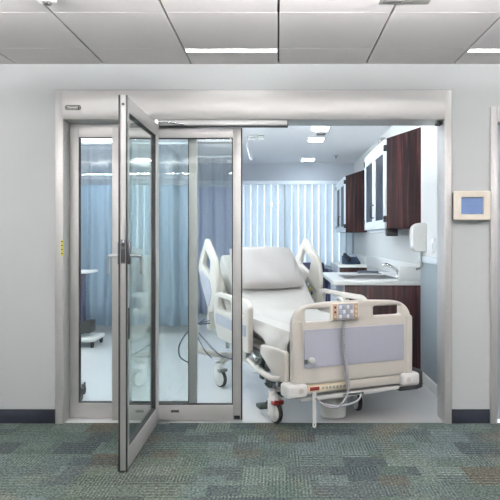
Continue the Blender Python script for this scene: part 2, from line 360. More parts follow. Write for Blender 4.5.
# air vent at the top
t = thing('ceiling_vent', 'grey slotted air vent in the corridor ceiling right of centre', 'vent', (.66, -1.235, CH))
b = MB(); b.box(-.13, .13, -.15, .15, -.006, 0, .002); b.build('frame', 'vent', t)
for k in range(5):
    b = MB(); b.box(-.115, -.02, -.125+k*.055, -.095+k*.055, -.010, -.006); b.build('slot', 'ventd', t)
t = thing('smoke_detector', 'small round detector on the ceiling at the top left', 'detector', (-1.19, -1.145, CH))
b = MB(); b.cyl((0, 0, 0), (0, 0, -.02), .05, .045, 24, .004); b.build('body', 'white', t); b = MB(); b.cyl((0, 0, -.02), (0, 0, -.032), .025, .02, 20, .003); b.build('sensor', 'ventd', t)

# ------------------------------------------------------------------ setting: patient room
RX0, RX1, RY0, RY1, RH = -3.3, 1.33, WT, 6.12, 2.62
b = MB(); b.box(RX0, RX1, 0.0, RY1, -.05, 0.0); struct(b.build('floor_room', 'vinyl'), 'glossy pale vinyl floor of the patient room', 'floor')
b = MB(); b.box(RX0, RX1, RY0, RY1, RH, RH+.05); struct(b.build('ceiling_room', 'roomceil'), 'smooth white ceiling of the patient room', 'ceiling')
b = MB(); b.box(RX1, RX1+.1, RY0, RY1+.1, 0, RH+.05); struct(b.build('wall_right', 'roomwall'), 'off white wall behind the dark cabinets', 'wall')
b = MB(); b.box(RX0-.1, RX0, RY0, RY1+.1, 0, RH+.05); struct(b.build('wall_left', 'roomwall'), 'off white wall on the left of the patient room', 'wall')
WX0, WX1, WZ0, WZ1 = -2.0, 1.22, .80, 2.29
b = MB(); b.box(RX0, WX0, RY1, RY1+.1, 0, RH+.05); b.box(WX1, RX1, RY1, RY1+.1, 0, RH+.05); b.box(WX0, WX1, RY1, RY1+.1, 0, WZ0); b.box(WX0, WX1, RY1, RY1+.1, WZ1, RH+.05)
struct(b.build('wall_far', 'farwall'), 'window wall at the far end of the patient room', 'wall')
w = MB(); w.box(RX1-.006, RX1, RY0, 1.29, .09, 1.09); struct(w.build('trim_1', 'wains'), 'blue grey wainscot on the room wall beside the opening', 'wainscot')
w = MB(); w.box(RX1-.03, RX1, RY0, 1.29, 1.09, 1.15, .012); struct(w.build('trim_2', 'lam'), 'pale rounded wall rail above the wainscot', 'wall rail')
w = MB(); w.box(RX1-.018, RX1, RY0, 1.29, 0, .09, .008); struct(w.build('baseboard_room', 'white'), 'white base strip under the blue grey wainscot', 'baseboard')
w = MB(); w.box(RX0, RX1, RY1-.015, RY1, 0, .1, .004); struct(w.build('baseboard_far', 'lam'), 'pale base strip under the far window', 'baseboard')
# window
win = thing('window_1', 'wide bright window at the far end of the room', 'window'); win['kind'] = 'structure'
b = MB(); b.box(WX0, WX1, RY1+.02, RY1+.08, WZ0, WZ0+.05, .004); b.box(WX0, WX1, RY1+.02, RY1+.08, WZ1-.05, WZ1, .004)
for x in (WX0, -.95, .1, WX1-.05): b.box(x, x+.05, RY1+.02, RY1+.08, WZ0+.05, WZ1-.05, .004)
b.build('window_frame', 'alu', win)
for x0, x1 in ((WX0+.05, -.95), (-.9, .1), (.15, WX1-.05)):
    b = MB(); b.box(x0, x1, RY1+.045, RY1+.052, WZ0+.05, WZ1-.05); b.build('pane', 'winglass', win)
b = MB(); b.box(WX0-.03, RX1-.002, RY1-.08, RY1+.02, WZ0-.03, WZ0, .005); b.build('window_sill', 'lam', win)
bl = thing('vertical_blind', 'white vertical blind of narrow vanes across the far window', 'blind', (0, RY1-.10, 0))
b = MB(); b.box(WX0, RX1-.01, -.035, .05, 2.235, 2.30, .006); b.build('headrail', 'lam', bl)
k = 0; x = WX0+.05
while x < RX1-.06:
    q = MB(); R = Matrix.Translation((x, 0, 0)) @ Matrix.Rotation(math.radians(33+random.uniform(-5, 5)), 4, 'Z')
    # a gently cupped vane
    pr = [(-.06, -.004), (-.03, .003), (0, .006), (.03, .003), (.06, -.004), (.06, -.0055), (.03, .0015), (0, .0045), (-.03, .0015), (-.06, -.0055)]
    q.prism(pr, 'z', .83, 2.235, M4=R); q.build('slat', 'slat', bl); x += .118

# ------------------------------------------------------------------ glass doors
fr = thing('door_2', 'aluminium frame and wide header of the glass sliding doors', 'door frame'); fr['kind'] = 'structure'
b = MB(); b.box(-1.574, -1.517, -.022, .18, 0, 2.357, .003); b.build('jamb', 'alu', fr)
b = MB(); b.box(1.177, 1.227, -.022, .18, 0, 2.357, .003); b.build('jamb', 'alu', fr)
b = MB(); b.box(-1.517, 1.177, -.022, .18, 2.345, 2.357, .002); b.build('top_trim', 'alu', fr)
b = MB(); b.prism([(-.03, 2.345), (-.034, 2.30), (-.034, 2.19), (-.02, 2.15), (.18, 2.143), (.18, 2.345)], 'x', -1.517, 1.177); b.build('header', 'alu', fr)
b = MB(); b.box(-.86, .065, -.018, .02, 2.108, 2.148, .003); b.build('carrier_rail', 'alud', fr)
b = MB(); b.box(-.86, .07, -.012, .03, 2.10, 2.108); b.box(.05, .075, -.01, .02, 2.112, 2.15); b.build('rail_seal', 'gasket', fr)
b = MB(); b.box(1.14, 1.177, .03, .1, 2.125, 2.143, .003); b.build('stop_block', 'gasket', fr)
b = MB(); b.box(-1.580, -1.574, -.004, .0, 0, 2.363); b.box(1.227, 1.233, -.004, .0, 0, 2.363); b.box(-1.574, 1.227, -.004, .0, 2.357, 2.363); b.build('shadow_gap', 'ventd', fr)
# pivot arm between header and leaf
b = MB(); b.tube([(-.87, -.03, 2.125), (-.80, -.045, 2.13), (-.72, -.045, 2.118), (-.66, -.03, 2.112)], .007); b.cyl((-.855, -.03, 2.11), (-.855, -.03, 2.145), .018); b.build('pivot_arm', 'chrome', fr)
# name badge on the header
bx, bz = X(73, 4.147), Z(107.7, 4.147)
me = plate(rounded([(-.056, -.018), (.056, -.018), (.056, .018), (-.056, .018)], .0178, 6), [], .004, .001)
bd = MB().mesh(me, Matrix.Translation((bx, -.036, bz)) @ XZ).build('badge', 'badge', fr)
me = plate(rounded([(-.05, -.0135), (.05, -.0135), (.05, .0135), (-.05, .0135)], .0133, 6), [rounded([(-.0490, -.0126), (.0490, -.0126), (.0490, .0126), (-.0490, .0126)], .0124, 6)], .002, .0003)
MB().mesh(me, Matrix.Translation((bx, -.0385, bz)) @ XZ).build('badge_border', 'white', bd)
letters('STANLEY', .0185, Matrix.Translation((bx, -.0388, bz)) @ XZ, 'lettering', 'white', bd)
st = MB(); st.box(-1.533, -1.5165, -.0235, -.0215, Z(256, 4.158), Z(240, 4.158)); s_ = st.build('warning_sticker', 'yellow', fr)
for k in range(4):
    q = MB(); q.box(-1.531, -1.519, -.0242, -.0234, Z(254-k*4, 4.158), Z(253-k*4, 4.158)); q.build('sticker_line', 'ink', s_)
def sash(p, x0, x1, y0, y1, z0, z1, sl, sr, rt, rb, m='alu', axis='x'):
    """framed pane: stiles, rails, gasket and pane as parts of p"""
    def bx_(a0, a1, b0, b1, c0, c1, nm, mt, bev=.003, par=p):
        q = MB()
        if axis == 'x': q.box(a0, a1, b0, b1, c0, c1, bev)
        else: q.box(b0, b1, a0, a1, c0, c1, bev)
        return q.build(nm, mt, par)
    bx_(x0, x0+sl, y0, y1, z0, z1, 'stile', m); bx_(x1-sr, x1, y0, y1, z0, z1, 'stile', m)
    bx_(x0+sl, x1-sr, y0, y1, z1-rt, z1, 'top_rail', m); bx_(x0+sl, x1-sr, y0, y1, z0, z0+rb, 'bottom_rail', m)
    a0, a1, c0, c1 = x0+sl, x1-sr, z0+rb, z1-rt; ym = (y0+y1)/2; g = .007
    q = MB()
    def gb(*v):
        if axis == 'x': q.box(*v)
        else: q.box(v[2], v[3], v[0], v[1], v[4], v[5])
    yy0, yy1 = (y0+.004, y1-.004) if axis == 'x' else (ym-.017, ym+.017)
    gb(a0, a0+g, yy0, yy1, c0, c1); gb(a1-g, a1, yy0, yy1, c0, c1); gb(a0+g, a1-g, yy0, yy1, c0, c0+g*.7); gb(a0+g, a1-g, yy0, yy1, c1-g*.7, c1)
    q.build('gasket', 'gasket', p)
    bx_(a0+g*.5, a1-g*.5, ym-.003, ym+.003, c0+.003, c1-.003, 'pane', 'glass', 0)
ga = thing('glass_panel', 'fixed glass panel behind the others, its left stile against the jamb', 'door', (0, 0, 0), 0)
sash(ga, -1.515, -.589, .10, .14, .004, 2.14, .065, .058, .095, .11)
gb_ = thing('sliding_door', 'aluminium framed sliding glass panel in front of the bed rails', 'door')
sash(gb_, -1.187, -.2645, .03, .07, .010, 2.098, .058, .058, .070, .108)
b = MB(); b.box(-.2645, -.257, .03, .07, .01, 2.098); b.build('edge_seal', 'gasket', gb_)
b = MB(); b.box(X(171, 4.21), X(179, 4.21), .0285, .0302, Z(412.5, 4.21), Z(410, 4.21)); b.build('label_plate', 'ink', gb_)
b = MB(); b.box(X(234, 4.21), X(240, 4.21), .026, .0302, Z(419, 4.21), Z(415.5, 4.21), .001); b.build('bottom_guide', 'gasket', gb_)
lf = thing('swing_door', 'narrow glass leaf swung open into the corridor with lever pulls', 'door')
sash(lf, -.89, -.012, -.887, -.843, .012, 2.11, .05, .085, .085, .115, axis='y')
q = MB(); q.box(-.8895, -.8815, -.8985, -.889, .012, 2.11); q.box(-.8485, -.8405, -.8985, -.889, .012, 2.11); q.build('edge_seal', 'gasket', lf)
zl = Z(251, 3.30)
b = MB(); b.box(-.877, -.853, -.897, -.889, zl-.07, zl+.065, .003); b.build('latch_plate', 'lockmetal', lf)
b = MB(); b.cyl((-.865, -.905, zl+.035), (-.865, -.895, zl+.035), .011); b.box(-.874, -.856, -.901, -.895, zl-.06, zl+.012, .002); b.build('latch', 'gasket', lf)
for sx in (-1, 1):
    xf = -.887 if sx < 0 else -.843; yb = -.86
    b = MB(); b.box(min(xf, xf+sx*.012), max(xf, xf+sx*.012), yb-.022, yb+.022, zl-.075, zl+.05, .004); h = b.build('escutcheon', 'lockmetal', lf)
    b = MB(); b.cyl((xf, yb, zl-.028), (xf+sx*.058, yb, zl-.028), .0085); b.tube([(xf+sx*.05, yb, zl-.028), (xf+sx*.066, yb, zl-.030), (xf+sx*.070, yb+.004, zl-.045), (xf+sx*.070, yb+.006, zl-.13)], .0085); b.build('pull_lever', 'steel', h)
b = MB(); b.box(-.843, -.839, -.872, -.845, Z(338, 3.36), Z(307, 3.36), .002); b.build('flush_bolt', 'gasket', lf)
b = MB(); b.cyl((-.865, -.892, 2.06), (-.865, -.888, 2.06), .008); b.build('screw', 'gasket', lf)
b = MB(); b.box(-.90, -.77, -.03, .01, 0, .01, .003); b.cyl((-.84, -.012, .01), (-.84, -.012, .03), .014); b.build('floor_pivot', 'steel', lf)

# ------------------------------------------------------------------ wall screen
d = 4.115; t = thing('wall_tablet', 'small wall screen in a beige bezel right of the doorway', 'wall screen', (X(472.5, d), -.0, Z(205.5, d)))
hw, hh = 18.3*d/F, 14.5*d/F
me = plate(rounded([(-hw, -hh), (hw, -hh), (hw, hh), (-hw, hh)], .008), [rounded([(-hw*.6, -hh*.6), (hw*.6, -hh*.6), (hw*.6, hh*.58), (-hw*.6, hh*.58)], .002)], .02, .004)
MB().mesh(me, Matrix.Translation((0, -.055, 0)) @ XZ).build('bezel', 'tabframe', t)
b = MB(); b.box(-hw+.006, hw-.006, -.046, 0, -hh+.006, hh-.006, .003); b.build('back_box', 'ventd', t)
b = MB(); b.box(-hw*.61, hw*.61, -.052, -.047, -hh*.61, hh*.59); sc = b.build('screen', 'screen', t)
for k in range(3):
    q = MB(); q.cyl((-.026+k*.024, -.0525, -.004), (-.026+k*.024, -.0515, -.004), .0045, n=12); q.build('screen_icon', 'screendark', sc)
q = MB(); q.box(-hw*.6, hw*.6, -.0527, -.0517, hh*.5, hh*.585); q.build('screen_bar', 'screendark', sc)
q = MB(); q.box(-.014, .014, -.0527, -.0517, -hh*.58, -hh*.53); q.build('screen_bar', 'screendark', sc)

# ------------------------------------------------------------------ hospital bed
TH = math.radians(22.5)
bed = thing('hospital_bed', 'beige hospital bed with raised back standing askew in the doorway', 'bed', (.518, Y(4.08), 0), TH)
W = .468
# footboard: outline in (x,z)
outl = rounded([(-W, .335), (W, .335), (W, .865), (-W, .865)], [.03, .03, .10, .10], 8)
hl = rounded([(-.375, .752), (-.15, .752), (-.15, .838), (-.375, .838)], .014); hr = rounded([(.15, .768), (.375, .768), (.375, .836), (.15, .836)], .014)
# raised middle of the top edge
outl = rounded([(-W, .335), (W, .335), (W, .862), (.12, .880), (-.16, .880), (-W, .864)], [.03, .03, .17, .05, .05, .17], 10)
fb = MB().mesh(plate(outl, [hl, hr], .055, .012), Matrix.Translation((0, .0, 0)) @ XZ).build('footboard', 'plastic', bed)
MB().mesh(plate(rounded([(-.385, .445), (.40, .445), (.40, .70), (-.385, .70)], .012), [], .008, .002), Matrix.Translation((0, -.029, 0)) @ XZ).build('inlay_panel', 'lav', fb)
MB().mesh(plate(rounded([(-W, .34), (-.40, .34), (-.40, .76), (-W, .76)], [.02, .005, .02, .02]), [], .02, .008), Matrix.Translation((0, -.028, 0)) @ XZ).build('side_cheek', 'plastic', fb)
MB().mesh(plate(rounded([(.415, .34), (W, .34), (W, .76), (.415, .76)], [.005, .02, .02, .02]), [], .02, .008), Matrix.Translation((0, -.028, 0)) @ XZ).build('side_cheek', 'plastic', fb)
b = MB(); b.cyl((-.335, -.033, .497), (-.335, -.062, .497), .022, .020, 20, .005); b.build('release_knob', 'plastic2', fb)
b = MB(); b.box(-.385, -.362, -.04, -.03, .475, .505, .002); b.build('knob_catch', 'mech', fb)
# lower cross bar, control strip, bumpers
bar = MB(); bar.box(-.42, .42, -.02, .06, .27, .335, .010); fbar = bar.build('foot_crossbar', 'plastic', bed)
b = MB(); b.box(-.385, -.06, -.034, -.018, .282, .33, .004); cs = b.build('control_strip', 'cream', bed)
b = MB(); b.box(-.345, -.275, -.037, -.033, .294, .318, .002); b.build('display', 'display', cs)
for k in range(7):
    b = MB(); b.box(-.255+k*.027, -.238+k*.027, -.037, -.033, .297, .314, .003); b.build('button', 'bedgrey', cs)
for sx in (-1, 1):
    b = MB(); b.box(-.075, .075, -.06, .07, -.048, .043, .022, 4, Matrix.Translation((sx*.445, 0, .305))); bp = b.build('corner_bumper', 'plastic2', bed)
    b = MB(); b.cyl((sx*.42, -.061, .305), (sx*.42, -.056, .305), .018); b.build('bumper_bolt', 'plastic', bp)
b = MB(); b.box(.37, .545, -.02, .10, .215, .25, .015, 3); b.box(.515, .562, -.04, .12, .225, .36, .02, 3); b.build('rubber_bumper', 'rubber', bed)
# tray bar under the crossbar
b = MB(); b.prism([(-.40, .245), (.42, .255), (.42, .232), (.20, .222), (-.30, .215), (-.40, .22)], 'y', -.01, .05, .008); b.build('lower_tray', 'plastic2', bed)
b = MB(); b.box(-.08, .08, -.0135, -.01, .228, .242); b.build('tray_slot', 'mech', bed)
# hanging strap hook in front of the tray
sb = plate(rounded([(-.013, 0), (.013, 0), (.013, .24), (-.013, .24)], .0125, 6), [rounded([(-.005, .012), (.005, .012), (.005, .03), (-.005, .03)], .0048, 4)], .012, .003)
MB().mesh(sb, Matrix.Translation((-.31, -.03, .045)) @ XZ).build('hanging_strap', 'plastic2', bed)
b = MB(); b.tube([(-.31, -.02, .26), (-.27, -.035, .21), (-.15, -.045, .175), (.0, -.045, .19), (.05, -.035, .235)], .008); b.build('cord_loop', 'ccord', bed)
# base: pedestal, frame, casters
b = MB(); b.cyl((-.01, .27, .012), (-.01, .27, .25), .092, .108, 28, .008); b.build('lift_column', 'plastic2', bed)
b = MB(); b.cyl((-.02, 1.35, .12), (-.02, 1.35, .42), .085, .10, 28, .01); b.build('lift_column', 'plastic2', bed)
cast = [(-.455, .30, .05), (.235, .34, -.35), (-.52, 1.42, .2), (.30, 1.50, .4)]
b = MB()
b.tube([(-.43, .34, .215), (-.30, .36, .245), (-.1, .36, .25), (.1, .38, .245), (.25, .40, .215)], .03, 12)
b.tube([(-.50, 1.47, .205), (-.40, 1.47, .26), (-.15, 1.5, .27), (.15, 1.52, .26), (.30, 1.53, .21)], .03, 12)
b.tube([(-.33, .38, .25), (-.33, .9, .27), (-.36, 1.47, .27)], .03, 12); b.tube([(.17, .40, .25), (.18, .9, .27), (.2, 1.5, .27)], .03, 12)
b.build('base_frame', 'plastic', bed)
for i, (cx, cy, a) in enumerate(cast):
    T = Matrix.Translation((cx, cy, 0)) @ Matrix.Rotation(a-TH+PI/2*.35, 4, 'Z')
    r = .075
    def tr(mb): bmesh.ops.transform(mb.bm, matrix=T, verts=mb.bm.verts[:]); return mb
    q = MB(); q.sph((0, .02, .165), .05, (.62, 1, .8)); q.cyl((0, .045, .16), (0, .045, .225), .024, n=16)
    q.box(-.036, -.028, -.03, .05, .05, .17, .003); q.box(.028, .036, -.03, .05, .05, .17, .003)
    cst = tr(q).build('caster', 'plastic2', bed)
    # tyre ring and hub
    q = MB(); prof = [(-.016, r-.012), (-.017, r-.007), (-.011, r), (.011, r), (.017, r-.007), (.016, r-.012)]
    bm = bmesh.new(); n = 36; rings = []
    for k in range(n):
        a2 = 2*PI*k/n; rings.append([bm.verts.new((px_, rr*math.cos(a2), r+rr*math.sin(a2))) for px_, rr in prof])
    for k in range(n):
        A_, B_ = rings[k], rings[(k+1) % n]
        for j in range(len(prof)): bm.faces.new((A_[j], A_[(j+1) % 6], B_[(j+1) % 6], B_[j]))
    q._add(bm); tr(q).build('tyre', 'rubber', cst)
    q = MB(); q.cyl((-.024, 0, r), (.024, 0, r), r-.012, n=30, bev=.006); tr(q).build('wheel_hub', 'plastic2', cst)
    q = MB(); q.box(-.042, .042, -.05, .0, .135, .165, .008); tr(q).build('brake_pedal', 'red' if i < 2 else 'bedgrey', cst)
# upper frame and mechanism
b = MB(); b.box(-.44, -.40, .04, 1.95, .385, .44, .01); b.box(.40, .44, .04, 1.95, .385, .44, .01); b.box(-.40, .40, .05, .10, .36, .44, .01); b.box(-.40, .40, .95, 1.0, .385, .43, .01); b.box(-.40, .40, 1.9, 1.95, .385, .44, .01); b.build('upper_frame', 'bedgrey', bed)
b = MB(); b.prism([(.06, .45), (1.33, .45), (1.33, .49), (.06, .49)], 'x', -.43, .43, .008); b.build('seat_deck', 'plastic', bed)
b = MB(); b.prism([(1.35, .45), (1.97, .989), (1.944, 1.019), (1.33, .49)], 'x', -.43, .43, .006); b.build('back_deck', 'plastic', bed)
for sx in (-1, 1):
    b = MB(); b.cyl((sx*.40, .14, .39), (sx*.34, .75, .26), .022); b.cyl((sx*.34, .75, .26), (sx*.34, .98, .24), .032); b.build('lift_actuator', 'mech', bed)
    for y0, z0, z1 in ((.18, .27, .40), (.55, .25, .42)):
        b = MB(); b.box(sx*.45-.012, sx*.45+.012, y0, y0+.065, z0, z1, .006); b.build('link_arm', 'mech', bed)
    b = MB(); b.tube([(sx*.49, .10, .36), (sx*.50, .3, .325), (sx*.50, .62, .345), (sx*.47, .95, .38)], .02, 10); b.build('side_pipe', 'plastic', bed)
b = MB(); b.box(-.35, .30, .40, .85, .29, .36, .01); b.cyl((-.45, .28, .33), (-.25, .28, .33), .028); b.cyl((-.42, .48, .30), (-.2, .48, .30), .025); b.build('motor_box', 'mech', bed)
b = MB(); b.box(-.52, -.44, .44, .53, .06, .09, .008) ; b.cyl((-.46, .48, .085), (-.40, .40, .22), .009); b.build('foot_pedal', 'mech', bed)
# side rails. outline in (s,z)
def rail(name, outer, holes, x, parent=bed, m='plastic', th=.045):
    return MB().mesh(plate(outer, holes, th, .010), Matrix.Translation((x, 0, 0)) @ YZ).build(name, m, parent)
def rot(pts, s0, z0, a): return [(s0+p[0]*math.cos(a)-p[1]*math.sin(a), z0+p[0]*math.sin(a)+p[1]*math.cos(a)) for p in pts]
A41 = math.radians(41)
for sx in (-1, 1):
    xo = sx*.515
    h = rail('side_rail', rounded([(.66, .43), (1.46, .43), (1.60, .60), (1.56, .83), (.74, .83), (.65, .78)], [.03, .05, .08, .10, .07, .04]),
             [rounded([(1.08, .685), (1.46, .685), (1.45, .79), (1.08, .79)], .045), rounded([(.76, .70), (1.0, .70), (1.0, .785), (.78, .785)], .03)], xo)
    MB().mesh(plate(rounded([(.70, .55), (1.48, .55), (1.51, .64), (.70, .64)], .02), [], .008, .002), Matrix.Translation((xo+sx*.024, 0, 0)) @ YZ).build('inlay_panel', 'lav', h)
    for s_ in (.80, 1.3):
        b = MB(); b.box(xo-sx*.02-.015, xo-sx*.02+.015, s_-.02, s_+.02, .36, .50, .006); b.build('rail_bracket', 'bedgrey', h)
    if sx > 0:
        b = MB(); b.box(xo-.034, xo-.022, 1.20, 1.26, .66, .71, .003); b.build('button', 'yellow', h)
        b = MB(); b.box(xo-.034, xo-.022, 1.10, 1.16, .66, .71, .003); b.build('button', 'black', h)
    # head rail turns up with the back section
    h = rail('head_rail', rounded([(1.865, 1.315), (1.54, 1.10), (1.49, .86), (1.62, .63), (1.74, .615), (2.14, 1.0), (2.09, 1.09)], [.04, .07, .07, .05, .05, .04, .05]),
             [rounded([(1.872, 1.205), (1.69, 1.09), (1.745, .96), (1.985, 1.05)], .03)], xo)
    MB().mesh(plate(rounded([(1.73, .66), (2.05, .985), (1.97, 1.0), (1.70, .92), (1.64, .80)], .02), [], .008, .002), Matrix.Translation((xo+sx*.024, 0, 0)) @ YZ).build('inlay_panel', 'lav', h)
    MB().mesh(plate(rounded([(1.68, .67), (1.86, .83), (1.76, .93), (1.57, .80)], .015), [], .01, .002), Matrix.Translation((xo-sx*.025, 0, 0)) @ YZ).build('control_pad', 'bedgrey', h)
    if sx > 0:
        for k in range(3):
            q = rot([(.10+k*.06, .06)], 1.61, .66, A41)[0]; b = MB(); b.cyl((xo-.036, q[0], q[1]), (xo-.028, q[0], q[1]), .018, n=16); b.build('button', ('black', 'yellow', 'plastic2')[k], h)
    b = MB(); q = rot([(.2, -.12), (.2, .03)], 1.61, .66, A41); b.cyl((xo-sx*.04, q[0][0], q[0][1]), (xo-sx*.02, q[1][0], q[1][1]), .02); b.build('rail_arm', 'bedgrey', h)
b = MB().mesh(plate(rounded([(.04, .33), (.26, .35), (.52, .46), (.50, .53), (.05, .55)], [.03, .06, .04, .03, .03]), [], .04, .012), Matrix.Translation((-.475, 0, 0)) @ YZ); b.build('foot_rail', 'plastic', bed)
b = MB().mesh(plate(rounded([(.04, .33), (.26, .35), (.52, .46), (.50, .53), (.05, .55)], [.03, .06, .04, .03, .03]), [], .04, .012), Matrix.Translation((.475, 0, 0)) @ YZ); b.build('foot_rail', 'plastic', bed)
for q0 in ((-.49, .52, .40), (-.46, .60, .36), (-.47, .36, .27), (-.40, .22, .24), (-.38, .34, .20)):
    b = MB(); b.box(q0[0]-.03, q0[0]+.03, q0[1]-.035, q0[1]+.035, q0[2]-.03, q0[2]+.03, .012); b.cyl((q0[0]-.05, q0[1]-.02, q0[2]), (q0[0]+.03, q0[1]-.02, q0[2]+.02), .012); b.build('joint_block', 'mech', bed)
for q0, q1 in (((-.50, .70, .45), (-.46, .30, .25)), ((-.45, .80, .33), (-.40, .20, .30)), ((-.52, .60, .31), (-.42, .15, .35))):
    b = MB(); b.cyl(q0, q1, .012); b.build('link_rod', 'steel', bed)
# headboard
hb = MB().mesh(plate(rounded([(-.45, .40), (.45, .40), (.45, .92), (-.45, .92)], [.03, .03, .1, .1]), [], .05, .012), Matrix.Translation((0, 2.08, 0)) @ XZ).build('headboard', 'plastic', bed)
# mains cords dangling at the head of the left side
b = MB(); b.tube([(-.53, 1.72, .52), (-.68, 1.74, .50), (-.81, 1.72, .36), (-.82, 1.70, .24), (-.74, 1.66, .18)], .007, 8); b.build('power_cord', 'cable', bed)
b = MB(); b.tube([(-.56, 1.62, .56), (-.70, 1.62, .52), (-.64, 1.45, .40), (-.58, 1.25, .32), (-.50, 1.1, .30)], .007, 8); b.build('power_cord', 'cable', bed)
b = MB(); b.tube([(-.60, 1.66, .57), (-.70, 1.60, .50), (-.66, 1.48, .34), (-.60, 1.42, .26)], .005, 8); b.build('power_cord', 'cable', bed)
b = MB(); b.tube([(-.70, 1.56, .54), (-.715, 1.55, .40), (-.68, 1.52, .32), (-.55, 1.47, .28), (-.45, 1.47, .27)], .026, 10); b.build('head_arm', 'plastic', bed)
# mattress and pillow (rest on the bed: own things)
def along(p0, loc=(.518, Y(4.08), 0)): return p0
mt = thing('mattress', 'grey white sheeted mattress bent up at the back of the hospital bed', 'mattress', (.518, Y(4.08), 0), TH)
ct, sn = math.cos(A41), math.sin(A41)
t_ = .165
HS, BL = 1.32, .82
prof = [(.09, .493), (.7, .493), (HS-.04, .492), (HS, .498), (HS+BL*ct, .498+BL*sn), (HS+BL*ct-t_*sn, .498+BL*sn+t_*ct), (HS-t_*sn+.12, .498+t_*ct+.12), (HS-.10, .492+t_+.004), (.6, .492+t_), (.09, .492+t_)]
b = MB(); b.prism(prof, 'x', -.39, .355, .03); b.build('mattress_body', 'sheet', mt)
# sheet hanging over the foot and left edge
bm = bmesh.new(); nx, ny = 26, 14; g = []
for i in range(nx+1):
    u = i/nx; s_ = .075+u*.95; row = []
    for j in range(ny+1):
        v = j/ny
        hang = .10*(math.exp(-((u-.22)/.24)**2))+.05
        if v < .35: p = (-.28-.14*v/.35, s_, .665)
        else:
            w_ = (v-.35)/.65; p = (-.42-.045*math.sin(w_*PI*.5)-.006*math.sin(u*23)*w_, s_, .665-.02*min(1, w_*4)-w_*hang)
        row.append(bm.verts.new(p))
    g.append(row)
for i in range(nx):
    for j in range(ny): bm.faces.new((g[i][j], g[i+1][j], g[i+1][j+1], g[i][j+1]))
q = MB(); q._add(bm); so = q.build('hanging_sheet', 'sheet', mt); sd = so.modifiers.new('thick', 'SOLIDIFY'); sd.thickness = .006; sd.offset = 1
def pillow_mesh(w, h, t, n=26):
    bm = bmesh.new(); L = []
    for side in (1, -1):
        g = []
        for i in range(n+1):
            r_ = []
            for j in range(n+1):
                u, v = -1+2*i/n, -1+2*j/n
                e = max(0, (1-abs(u)**4.5))*max(0, (1-abs(v)**4))
                x_ = u*w/2*(1-.05*v*v); y_ = v*h/2*(1-.05*u*u)
                r_.append(bm.verts.new((x_, y_, side*t/2*e**.55+.006*math.sin(5*u+3*v)*e)))
            g.append(r_)
        for i in range(n):
            for j in range(n):
                f = (g[i][j], g[i+1][j], g[i+1][j+1], g[i][j+1]); bm.faces.new(f if side > 0 else f[::-1])
    bmesh.ops.remove_doubles(bm, verts=bm.verts[:], dist=1e-5); return bm
pl = MB(); pl._add(pillow_mesh(.66, .50, .15))
po = pl.build('pillow', 'pillow', None)
tag(po, 'plump grey pillow propped on the raised mattress', 'pillow')
# place on the raised back: local frame of the bed then world
Bm = Matrix.Translation((.518, Y(4.08), 0)) @ Matrix.Rotation(TH, 4, 'Z')
sP, zP = 1.575, 1.035
po.matrix_world = Bm @ Matrix.Translation((-.025, sP, zP)) @ Matrix.Rotation(A41+math.radians(6), 4, 'X')
# hand pendant hung on the footboard
pd = thing('hand_pendant', 'bedside control pendant with button grid and coiled cord on the footboard', 'remote control', (.518-.035*math.cos(TH), Y(4.08)-.035*math.sin(TH), .004), TH)
px0, px1, pz0, pz1 = -.165, .045, .752, .872
b = MB(); b.box(px0, px1, -.066, -.036, pz0, pz1, .008, 3); body = b.build('body', 'tabframe', pd)
b = MB(); b.box(px0+.008, px0+.045, -.0685, -.064, pz0+.008, pz1-.008, .002); b.build('peach_strip', 'orange', pd)
b = MB(); b.box(px1-.042, px1-.006, -.0685, -.064, pz0+.008, pz1-.008, .002); b.build('peach_strip', 'orange', pd)
b = MB(); b.box(px0+.05, px1-.046, -.0685, -.064, pz0+.008, pz1-.008, .002); kp = b.build('keypad', 'buttons', pd)
for i in range(4):
    for j in range(3):
        b = MB(); b.box(px0+.056+i*.0285, px0+.076+i*.0285, -.0715, -.068, pz0+.014+j*.032, pz0+.038+j*.032, .003); b.build('button', ('plastic2', 'lav')[(i+j) % 2], kp)
for j in range(3):
    for xx in (px0+.026, px1-.024):
        b = MB(); b.cyl((xx, -.0715, pz0+.026+j*.032), (xx, -.068, pz0+.026+j*.032), .008, n=12); b.build('button', 'red' if xx < 0 and j else 'cream', kp)
b = MB(); b.tube([(-.07, -.04, pz1-.01), (-.07, -.036, pz1+.015), (-.07, 0, pz1+.024), (-.07, .036, pz1+.012), (-.07, .04, pz1-.04)], .010, 8); b.build('hang_hook', 'plastic2', pd)
pts = []
N = 46*8
path = [(-.07, -.062, .755), (-.07, -.064, .62), (-.06, -.064, .48), (-.045, -.064, .38), (-.035, -.062, .30)]
def lerp(P, t):
    k = min(int(t*(len(P)-1)), len(P)-2); f = t*(len(P)-1)-k; return Vector(P[k])*(1-f)+Vector(P[k+1])*f
for i in range(N+1):
    a = 2*PI*i/8; c_ = lerp(path, i/N); pts.append(c_+Vector((.0105*math.cos(a), .0105*math.sin(a), 0)))
b = MB(); b.tube(pts, .0034, 5, smooth=0); b.build('coiled_cord', 'ccord', pd)
b = MB(); b.tube([(-.035, -.062, .30), (-.045, -.062, .24), (-.08, -.06, .195), (-.12, -.055, .165), (-.21, -.05, .185), (-.27, -.04, .24)], .0055, 8); b.build('cord_tail', 'ccord', pd)

